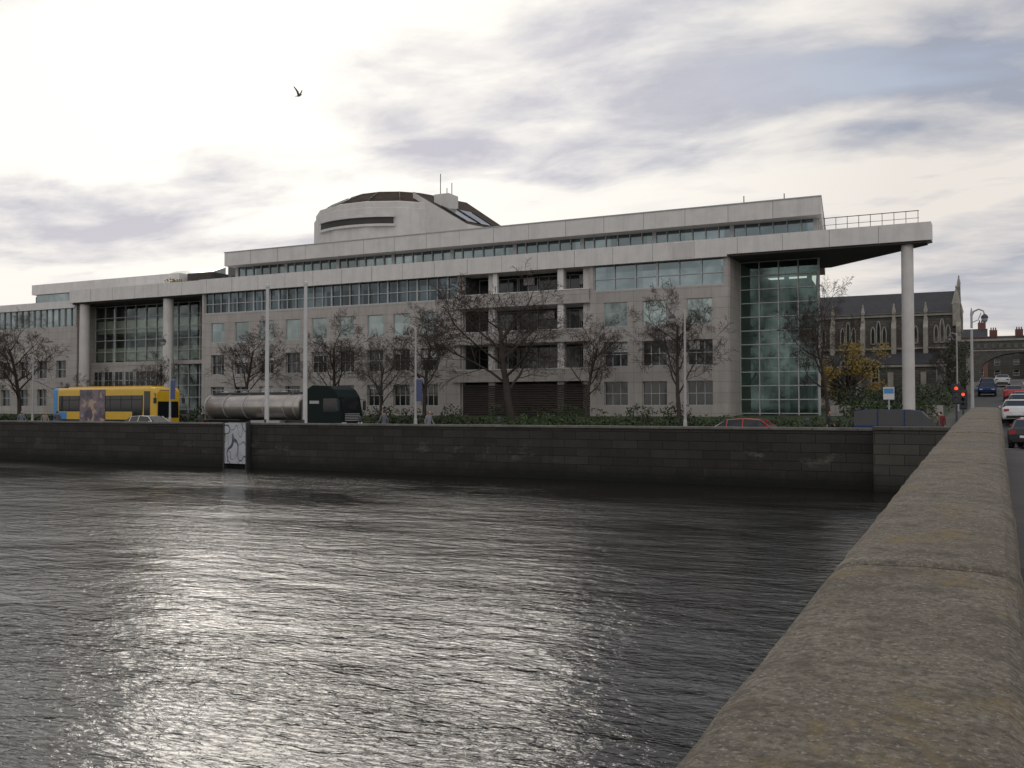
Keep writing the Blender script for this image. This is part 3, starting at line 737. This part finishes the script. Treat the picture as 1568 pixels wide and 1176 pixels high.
car('dark_car',1.9,90,gz(90),rad(90),P_k); car('white_car',.6,135,gz(135)+.02,rad(90),P_w); car('blue_car',-.9,112,gz(112),rad(-90),P_b); car('red_car',1.4,102,gz(102)+.02,rad(90),P_r); car('silver_car',-1.0,124,gz(124)+.02,rad(-90),P_s)
# bus
e=empty('city_bus',(-60.6,52.6,0),0)
P_y=paint('bus_paint_yellow',(.62,.38,.02)); P_bl=paint('bus_paint_blue',(.03,.22,.50)); P_blue2=paint('bus_paint_navy',(.02,.04,.14))
m,nt,b,oc=newmat('bus_advert'); c=mixc(nt,maprange(nt,noise(nt,oc,1.2,4,.6),.4,.6,0,1),(.20,.16,.17),(.06,.055,.08)); c=mixc(nt,maprange(nt,noise(nt,oc,1.5,2,.5),.55,.62,0,1),c,(.40,.28,.22)); lk(nt,c,b.inputs['Base Color']); b.inputs['Roughness'].default_value=.4; M['advert']=m
def rr_ring(x,hw,z0,z1,r,n=4):
    pts=[]
    for cx_,cz,a0 in ((hw-r,z0+r*.5,-90),(hw-r,z1-r,0),(-hw+r,z1-r,90),(-hw+r,z0+r*.5,180)):
        for i in range(n+1):
            a=rad(a0+90*i/n); k_=r if cz>z0+r else r*.5
            pts.append((x,cx_+r*math.cos(a),cz+k_*math.sin(a)))
    return pts
b_=MB(); TOP=3.55
b_.loft([rr_ring(-5.5,1.12,.4,TOP-.12,.2),rr_ring(-5.42,1.24,.32,TOP,.22),rr_ring(-4.9,1.25,.3,TOP,.22)],P_bl)
b_.loft([rr_ring(-4.9,1.252,.3,TOP,.22),rr_ring(4.9,1.252,.3,TOP,.22)],P_y)
b_.loft([rr_ring(4.9,1.25,.3,TOP,.22),rr_ring(5.4,1.2,.32,TOP-.06,.25),rr_ring(5.52,1.08,.4,TOP-.3,.25)],P_y)
b_.obj('body',e)
d=MB()
for s in (-1,1):
    def sb(x0,x1,z0,z1,k,p=.02):
        a=s*1.24; c_=s*(1.252+p); d.box(x0,x1,min(a,c_),max(a,c_),z0,z1,k)
    sb(-4.75,4.25,1.75,2.95,'carglass',.012)
    for i in range(9): sb(-4.75+i*1.125-.03,-4.75+i*1.125+.03,1.75,2.95,'rubber',.018)
    sb(-4.75,4.25,2.6,2.65,'rubber',.017)
    sb(3.2,4.25,.45,1.75,'carglass',.013); sb(4.4,5.0,1.3,3.25,'carglass',.012)
    sb(-4.9,3.1,.45,1.15,'rubber',.01); sb(-5.3,-3.9,1.15,1.7,P_bl,.012)
    for sx in (-3.2,2.4): wheel(d,sx,s*1.12,.48,.3,s); d.loft([[(sx+rr*math.cos(2*math.pi*j/18),s*1.285,.5+rr*math.sin(2*math.pi*j/18)) for j in range(18)] for rr in(.48,.6)],'rubber',False)
    d.path([(5.3,s*1.15,3.1),(5.65,s*1.35,3.05),(5.65,s*1.38,2.7)],.03,5,'steeld'); d.box(5.58,5.7,s*1.38-.1,s*1.38+.1,2.35,2.75,'steeld')
d.box(-2.4,.35,-1.30,-1.25,.9,3.4,'advert')
d.loft([[(5.42,-1.05,1.3),(5.42,1.05,1.3),(5.35,1.05,3.1),(5.35,-1.05,3.1)],[(5.56,-1.0,1.3),(5.56,1.0,1.3),(5.50,.98,3.1),(5.50,-.98,3.1)]],'carglass')
d.box(5.4,5.5,-.8,.8,3.12,3.35,'steeld'); d.box(5.5,5.6,-1.0,-.7,.7,.9,'lwh'); d.box(5.5,5.6,.7,1.0,.7,.9,'lwh')
d.box(-4.5,4.5,-.6,.6,TOP,TOP+.12,P_y)
d.obj('windows_wheels_trim',e)
# tanker
e=empty('tanker_truck',(-45.1,53.3,0),0); b_=MB()
M['tank']=pm('tank_aluminium',(.38,.35,.32),.32,.15,1.2,0,.7,streak=.35)
P_g=paint('cab_paint_dark_green',(.008,.016,.015),.6,0,0,.15)
def el(x,ry,rz_,zc,n=28): return [(x,ry*math.cos(2*math.pi*j/n),zc+rz_*math.sin(2*math.pi*j/n)) for j in range(n)]
b_.loft([el(-6.35,.4,.35,2.1),el(-6.2,.95,.72,2.1),el(-6.05,1.15,.9,2.1),el(2.35,1.15,.9,2.1),el(2.5,.95,.72,2.1),el(2.6,.4,.35,2.1)],'tank'); b_.obj('tank',e,True)
d=MB()
for x_ in (-5.9,-4.2,-2.4,-.6,1.2,2.1): d.loft([el(x_-.04,1.175,.925,2.1),el(x_+.04,1.175,.925,2.1)],'steel')
d.box(-6.0,2.2,-.35,.35,2.98,3.12,'steeld')
for x_ in (-5,-3.2,-1.4,.4): d.lathe((x_,0,3.0),[(.28,0),(.28,.16),(.1,.2)],12,'steel')
for s in (-1,1): d.path([(-5.9,s*.4,3.0),(-5.9,s*.4,3.3),(1.5,s*.4,3.3),(1.5,s*.4,3.0)],.02,5,'steel')
d.box(-6.2,5.2,-.45,.45,.75,1.15,'steeld'); d.box(-6.3,-2.6,-1.2,1.2,1.15,1.22,'steeld'); d.box(-1.6,1.0,-1.18,-.6,.65,1.15,'steel'); d.box(-1.6,1.0,.6,1.18,.65,1.15,'steel')
for s in (-1,1):
    for x_ in (-5.3,-4.1,-2.95,1.6,2.7,5.0): wheel(d,x_,s*1.0,.5,.32,s)
    d.box(-6.3,-6.2,s*.8-.25,s*.8+.25,.85,1.1,'lred')
d.path([(-6.4,-.6,.9),(-6.4,-.6,3.0)],.03,5,'steel'); d.path([(-6.4,-.2,.9),(-6.4,-.2,3.0)],.03,5,'steel')
for i in range(7): d.path([(-6.4,-.6,1.1+.28*i),(-6.4,-.2,1.1+.28*i)],.02,4,'steel')
d.box(2.7,3.6,-1.1,1.1,1.1,1.2,'steeld'); d.path([(3.15,-.9,1),(3.15,-.9,3.4)],.08,8,'steel')
d.box(2.7,3.3,-1.0,1.0,1.2,2.4,'steeld')
d.obj('chassis_and_wheels',e)
c_=MB()
prof_=[(3.3,.55),(6.05,.55),(6.2,.75),(6.22,1.65),(6.0,2.75),(5.65,3.25),(5.2,3.5),(3.8,3.55),(3.35,3.3)]
c_.loft([[(x_,-1.22,z_) for x_,z_ in prof_],[(x_,1.22,z_) for x_,z_ in prof_]],P_g)
c_.obj('cab',e,bevel=.06)
c_=MB()
for s in (-1,1):
    y_=s*1.235
    c_.loft([[(4.75,y_,1.75),(6.02,y_,1.75),(5.86,y_,2.65),(4.75,y_,2.65)],[(4.75,y_-s*.02,1.75),(6.02,y_-s*.02,1.75),(5.86,y_-s*.02,2.65),(4.75,y_-s*.02,2.65)]],'carglass')
    c_.path([(5.9,s*1.25,2.6),(6.2,s*1.5,2.55),(6.2,s*1.5,1.9)],.03,5,'steeld'); c_.box(6.1,6.2,s*1.5-.12,s*1.5+.12,1.85,2.5,'steeld'); c_.box(6.2,6.26,s*.9-.22,s*.9+.22,.85,1.05,'lwh')
    c_.box(3.6,4.4,min(y_-.01,y_+.01),max(y_-.01,y_+.01),2.3,2.5,'steel')
    c_.box(4.66,4.69,min(y_-.01,y_+.01),max(y_-.01,y_+.01),.8,2.9,'rubber')
c_.face([(6.235,-1.1,1.75),(6.235,1.1,1.75),(6.03,1.05,2.75),(6.03,-1.05,2.75)],'carglass')
for i in range(5): c_.box(6.22,6.26,-.8,.8,1.15+.11*i,1.2+.11*i,'steel')
c_.box(6.1,6.35,-1.2,1.2,.4,.7,'steeld')
c_.obj('cab_windows_and_trim',e)
# ------------------------------------------------------------ street furniture
def lamp(x,y,top,side=-1,z0=.12,ban=None,k=1.0):
    mb=MB()
    mb.lathe((x,y,z0),[(.16,0),(.16,.5),(.12,.6),(.10,1.2),(.075,1.3),(.05,top-z0-.9)],12,'steel')
    tz=top-.85*k
    mb.path([(x,y,tz-.2),(x,y,tz+.45*k),(x+side*.12*k,y,tz+.7*k),(x+side*.38*k,y,tz+.82*k),(x+side*.62*k,y,tz+.7*k),(x+side*.68*k,y,tz+.5*k)],[.05,.045,.04,.035,.03,.03],8,'steel')
    mb.path([(x,y,tz+.05*k),(x+side*.35*k,y,tz+.2*k),(x+side*.5*k,y,tz+.6*k)],.018,6,'steel')
    c=(x+side*.68*k,y,tz)
    mb.lathe(c,[(.07*k,.52*k),(.17*k,.42*k),(.2*k,.3*k),(.18*k,.28*k)],14,'steeld'); mb.lathe(c,[(.17*k,.28*k),(.16*k,.16*k),(.09*k,.05*k),(.03*k,.03*k)],14,'lampglass')
    mb.lathe((x,y,tz+.45*k),[(.06,0),(.05,.12),(.015,.35)],8,'steel')
    if ban:
        mb.box(x-.02,x+.45,y-.015,y+.015,ban,ban+1.3,P_blue2); mb.box(x,x+.5,y-.02,y+.02,ban+1.3,ban+1.34,'steel')
    return mb.obj('street_lamp')
lamp(-14.3,48.2,7.2); lamp(-30.6,48.2,6.9,-1,.12,2.4) ; lamp(-50.3,48.2,7.1,-1,.12,2.6); lamp(-69,48.2,7.0); lamp(-.95,46.2,6.3,1,k=.75)
lamp(-80,60,7.0,k=.8); lamp(-2.8,84,8.0,-1,gz(84),k=.8)
for x_ in (-40.8,-37.8):
    mb=MB(); mb.lathe((x_,47,.12),[(.2,0),(.2,.25),(.15,.35),(.14,2),(.10,9.4),(.12,9.45),(.12,9.6),(.02,9.68)],16,'polewh')
    mb.lathe((x_,47,.12),[(.22,.0),(.22,.05),(.2,.05)],16,'steeld'); mb.box(x_-.07,x_+.07,46.84,46.87,.9,1.3,'steeld'); mb.obj('flag_pole')
def signpost(name,x,y,top):
    mb=MB(); z0=gz(y) if y>61 else .12
    mb.path([(x,y,z0-.05),(x,y,top)],.045,8,'steel'); mb.lathe((x,y,z0),[(.09,0),(.07,.08)],8,'steel')
    mb.box(x-.3,x+.3,y-.08,y-.05,top-.7,top,'whitetrim'); mb.box(x-.26,x+.26,y-.09,y-.081,top-.35,top-.06,P_bl); mb.box(x-.3,x+.3,y-.07,y+.07,top-.02,top+.03,'steel')
    mb.obj(name)
signpost('information_sign',-5.6,59.8,3.2)
for x_ in (-25,-34.5,-47.5,-8.2):
    mb=MB(); mb.path([(x_,48.1,.1),(x_,48.1,1.2)],.04,8,'steeld'); mb.lathe((x_,48.1,1.15),[(.07,0),(.11,.06),(.11,.3),(.05,.38)],10,'steeld'); mb.obj('parking_meter')
m,nt,b,oc=newmat('red_signal_lamp'); b.inputs['Base Color'].default_value=(.8,.02,.01,1); b.inputs['Emission Color'].default_value=(1,.05,.02,1); b.inputs['Emission Strength'].default_value=2.2; M['redlamp']=m
def tlight(x,y,z0,top):
    mb=MB(); mb.path([(x,y,z0),(x,y,top-.9)],.055,8,'steeld'); mb.box(x-.16,x+.16,y-.12,y+.12,top-1,top,'steeld'); mb.box(x-.22,x+.22,y+.1,y+.13,top-1.08,top+.08,'steeld')
    for i in range(3):
        zc=top-.18-.31*i; mb.loft([[(x+.09*math.cos(a*math.pi/8),y-yy,zc+.09*math.sin(a*math.pi/8)) for a in range(16)] for yy in(.121,.14)],'redlamp' if i==0 else 'carglass')
        mb.loft([[(x+.13*math.cos(a*math.pi/8),y-yy,zc+.13*math.sin(a*math.pi/8)) for a in range(9)] for yy in(.12,.28)],'steeld',False,False)
    mb.obj('traffic_light')
tlight(-2.05,60,.1,3.3); tlight(-1.8,63.5,.4,3.0)
mb=MB()
x=-150
while x<-72:
    mb.path([(x,45.4,1.1),(x,45.4,1.55)],.025,5,'steeld'); x+=2
mb.path([(-150,45.4,1.55),(-72,45.4,1.55)],.025,6,'steeld'); mb.obj('river_railing')
# ------------------------------------------------------------ people
def person(x,y,z0,rz,jacket,trousers,hair=(.03,.02,.015),ph_=.35,h=1.75,name='walking_person'):
    J=[];Ed=[];Rr=[]
    def add(p,r_,par=None):
        J.append(p);Rr.append(r_)
        if par is not None: Ed.append((par,len(J)-1))
        return len(J)-1
    pel=add((0,0,.95),(.16,.13)); wa=add((.01,0,1.10),(.145,.115),pel); ch=add((.02,0,1.32),(.18,.13),wa); nk=add((.02,0,1.47),(.065,.06),ch)
    jw=add((.045,0,1.55),(.07,.08),nk); hd=add((.03,0,1.64),(.082,.10),jw); tp=add((.015,0,1.715),(.055,.07),hd); 
    add((.14,0,1.60),(.014,.014),jw)
    hands=[]
    for s,f in((-1,1),(1,-1)):
        a=ph_*f
        hp=add((0,s*.09,.88),(.10,.10),pel); kn=add((math.sin(a)*.44+.03,s*.10,.88-math.cos(a)*.42),(.066,.066),hp)
        back_=.25 if f<0 else 0
        an=add((J[kn][0]+math.sin(a-back_-.02)*.42,s*.10,max(.09,J[kn][2]-math.cos(a-back_)*.40)),(.045,.045),kn); add((J[an][0]+.15,s*.11,J[an][2]-.04),(.045,.035),an)
        sh=add((.02,s*.19,1.40),(.07,.07),ch); b2=-a*.9
        elb=add((math.sin(b2)*.28,s*.235,1.40-math.cos(b2)*.28),(.05,.05),sh); wr=add((J[elb][0]+math.sin(b2+.4)*.24,s*.235,J[elb][2]-math.cos(b2+.4)*.24),(.036,.036),elb)
        hn=add((J[wr][0]+math.sin(b2+.4)*.09,s*.23,J[wr][2]-.08),(.035,.022),wr); hands.append(hn)
        for k_ in range(4): add((J[hn][0]+.025*(k_-1.5),s*.23,J[hn][2]-.075+.008*abs(k_-1)),(.009,.009),hn)
        add((J[wr][0]+.05,s*.20,J[wr][2]-.09),(.010,.010),wr)
    me=bpy.data.meshes.new('body'); me.from_pydata(J,Ed,[]); o=bpy.data.objects.new('tmp',me); scene.collection.objects.link(o)
    sk=o.modifiers.new('s','SKIN'); me.skin_vertices[0].data[0].use_root=True
    for i,r_ in enumerate(Rr): me.skin_vertices[0].data[i].radius=r_
    ss=o.modifiers.new('u','SUBSURF'); ss.levels=1
    dg=bpy.context.evaluated_depsgraph_get(); m2=bpy.data.meshes.new_from_object(o.evaluated_get(dg)); bpy.data.objects.remove(o)
    mj=pm('jacket',jacket,.8,.1,4); mt=pm('trousers',trousers,.85,.1,4); mh=pm('hair',hair,.7,.2,10)
    m2.materials.clear()
    for q_ in (mj,mt,M['skin'],mh,M['shoe']): m2.materials.append(q_)
    for f_ in m2.polygons:
        c=f_.center; i=0
        if c.z<.12: i=4
        elif c.z<.86 and abs(c.y)<.19: i=1
        if c.z>1.47: i=2 if (c.x>.055 and c.z<1.69) or c.z<1.53 else 3
        for hn in hands:
            if (c-Vector(J[hn])).length<.11 and abs(c.y)>.19: i=2
        f_.material_index=i; f_.use_smooth=True
    p=bpy.data.objects.new(name,m2); scene.collection.objects.link(p); p.location=(x,y,z0); p.rotation_euler=(0,0,rz); s_=h/1.77; p.scale=(s_,s_,s_)
person(-59.5,46.6,.12,math.pi,(.08,.08,.10),(.02,.02,.03)); person(-63.6,46.8,.12,0,(.14,.15,.20),(.03,.03,.035)); person(-61.6,47.2,.12,0,(.25,.22,.19),(.03,.03,.035),h=1.66)
person(-70.5,46.6,.12,0,(.07,.06,.06),(.02,.02,.03))
person(-31.6,46.4,.12,math.pi,(.12,.12,.14),(.02,.02,.03),ph_=.4,h=1.84); person(-28.6,46.4,.12,0,(.20,.20,.23),(.02,.03,.05),ph_=.3,h=1.82)
person(-2.4,47.3,.12,0,(.10,.09,.08),(.02,.02,.03)); person(-2.9,60.6,.12,rad(90),(.15,.02,.02),(.02,.02,.03)); person(-9.0,60,.12,0,(.03,.03,.03),(.02,.02,.02))
# ------------------------------------------------------------ gull
e=MB(); gx,gy,gzz=-57.2,70,30.8
M['feather']=pm('gull_feathers',(.12,.11,.11),.8,.2,4)
st=[(-.32,.02,.0),(-.22,.05,.01),(-.05,.085,.0),(.1,.08,.01),(.2,.05,.04),(.27,.048,.06),(.31,.03,.06),(.37,.008,.045)]
e.loft([[(gx+a,gy+r_*math.cos(t*math.pi/5),gzz+zz+r_*math.sin(t*math.pi/5)) for t in range(10)] for a,r_,zz in st],'feather')
e.face([(gx-.3,gy-.02,gzz),(gx-.45,gy-.1,gzz),(gx-.45,gy+.1,gzz),(gx-.3,gy+.02,gzz)],'feather')
for s in(-1,1):
    secs=[(.05,.0,.14,-.12),(.28,.34,.13,-.1),(.5,.55,.06,-.12),(.72,.78,-.08,-.18)]
    rings=[[(gx+fr+.0,gy+s*yy,gzz+zz),(gx+(fr+bk)/2,gy+s*yy,gzz+zz+.02),(gx+bk,gy+s*yy,gzz+zz),(gx+(fr+bk)/2,gy+s*yy,gzz+zz-.01)] for yy,zz,fr,bk in [(a*.8,b2*.9,c2,d2) for a,b2,c2,d2 in secs]]
    e.loft(rings,'feather')
e.obj('seagull')
# ------------------------------------------------------------ world / light
SA=rad(36); SE=rad(19)
sd=Vector((-math.sin(SA)*math.cos(SE),math.cos(SA)*math.cos(SE),math.sin(SE)))
gd=Vector((-math.sin(rad(44))*math.cos(rad(22)),math.cos(rad(44))*math.cos(rad(22)),math.sin(rad(22))))
wd=bpy.data.worlds.new('World'); scene.world=wd; wd.use_nodes=True; nt=wd.node_tree; nt.nodes.clear()
out=nd(nt,'ShaderNodeOutputWorld'); bg=nd(nt,'ShaderNodeBackground'); lk(nt,bg.outputs[0],out.inputs[0]); bg.inputs[1].default_value=.1
sky=nd(nt,'ShaderNodeTexSky',sky_type='NISHITA',sun_disc=False,sun_elevation=SE,sun_rotation=-SA,air_density=1.0,dust_density=1.5)
tc=nd(nt,'ShaderNodeTexCoord'); nv=nd(nt,'ShaderNodeVectorMath',operation='NORMALIZE'); lk(nt,tc.outputs['Generated'],nv.inputs[0])
sp=nd(nt,'ShaderNodeSeparateXYZ'); lk(nt,nv.outputs[0],sp.inputs[0])
zz=math_n(nt,'ADD',math_n(nt,'MAXIMUM',sp.outputs[2],0),.15)
cb=nd(nt,'ShaderNodeCombineXYZ'); lk(nt,math_n(nt,'DIVIDE',sp.outputs[0],zz),cb.inputs[0]); lk(nt,math_n(nt,'DIVIDE',sp.outputs[1],zz),cb.inputs[1])
mp=nd(nt,'ShaderNodeMapping'); lk(nt,cb.outputs[0],mp.inputs[0]); mp.inputs['Location'].default_value=(3.1,1.7,0); mp.inputs['Rotation'].default_value=(0,0,rad(-30)); mp.inputs['Scale'].default_value=(.8,1.25,1)
n1=noise(nt,mp.outputs[0],1.15,7,.5,.25)
n2=noise(nt,mp.outputs[0],3.6,6,.58,.3)
cl=math_n(nt,'ADD',math_n(nt,'MULTIPLY',n1,.72),math_n(nt,'MULTIPLY',n2,.28))
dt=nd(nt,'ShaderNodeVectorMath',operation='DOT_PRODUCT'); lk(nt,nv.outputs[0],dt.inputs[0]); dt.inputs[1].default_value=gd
glow=maprange(nt,dt.outputs['Value'],.78,.99,0,1)
back_fill=maprange(nt,dt.outputs['Value'],.3,-.6,0,1)  # mask for the unseen sky behind the camera, brightened to fill the facade
ccol=mixc(nt,maprange(nt,cl,.44,.58,0,1),(3.7,4.0,4.8),(8.4,7.9,7.4))
lit=mixc(nt,maprange(nt,cl,.41,.53,0,1),(6.2,6.0,6.6),(11.2,10.8,10.0))
ccol=mixc(nt,glow,ccol,lit)
ccol=mixc(nt,back_fill,ccol,(9.2,8.9,8.7))
blue=mixc(nt,.5,sky.outputs[0],(4.0,5.0,6.6))
col=mixc(nt,math_n(nt,'MULTIPLY',maprange(nt,n1,.36,.44,.6,0),maprange(nt,dt.outputs['Value'],.8,.95,1,0)),ccol,blue)
hz=maprange(nt,sp.outputs[2],.02,.2,.5,0)
col=mixc(nt,hz,col,(8.8,8.1,7.5))
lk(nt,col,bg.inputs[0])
sl=bpy.data.lights.new('sun','SUN'); sl.energy=.55; sl.angle=rad(24); sl.color=(1,.93,.84)
so=bpy.data.objects.new('sun',sl); scene.collection.objects.link(so); so.rotation_euler=sd.to_track_quat('Z','Y').to_euler(); so.location=(-40,60,60)
# ------------------------------------------------------------ camera
cd=bpy.data.cameras.new('camera'); co=bpy.data.objects.new('camera',cd); scene.collection.objects.link(co)
cd.lens=33.9; cd.sensor_width=36; cd.clip_start=.05; cd.clip_end=6000
co.location=(0,0,ZC); co.rotation_euler=(rad(90+1.435),0,rad(26.7)); scene.camera=co
scene.view_settings.view_transform='Standard'; scene.view_settings.look='None'; scene.view_settings.exposure=0
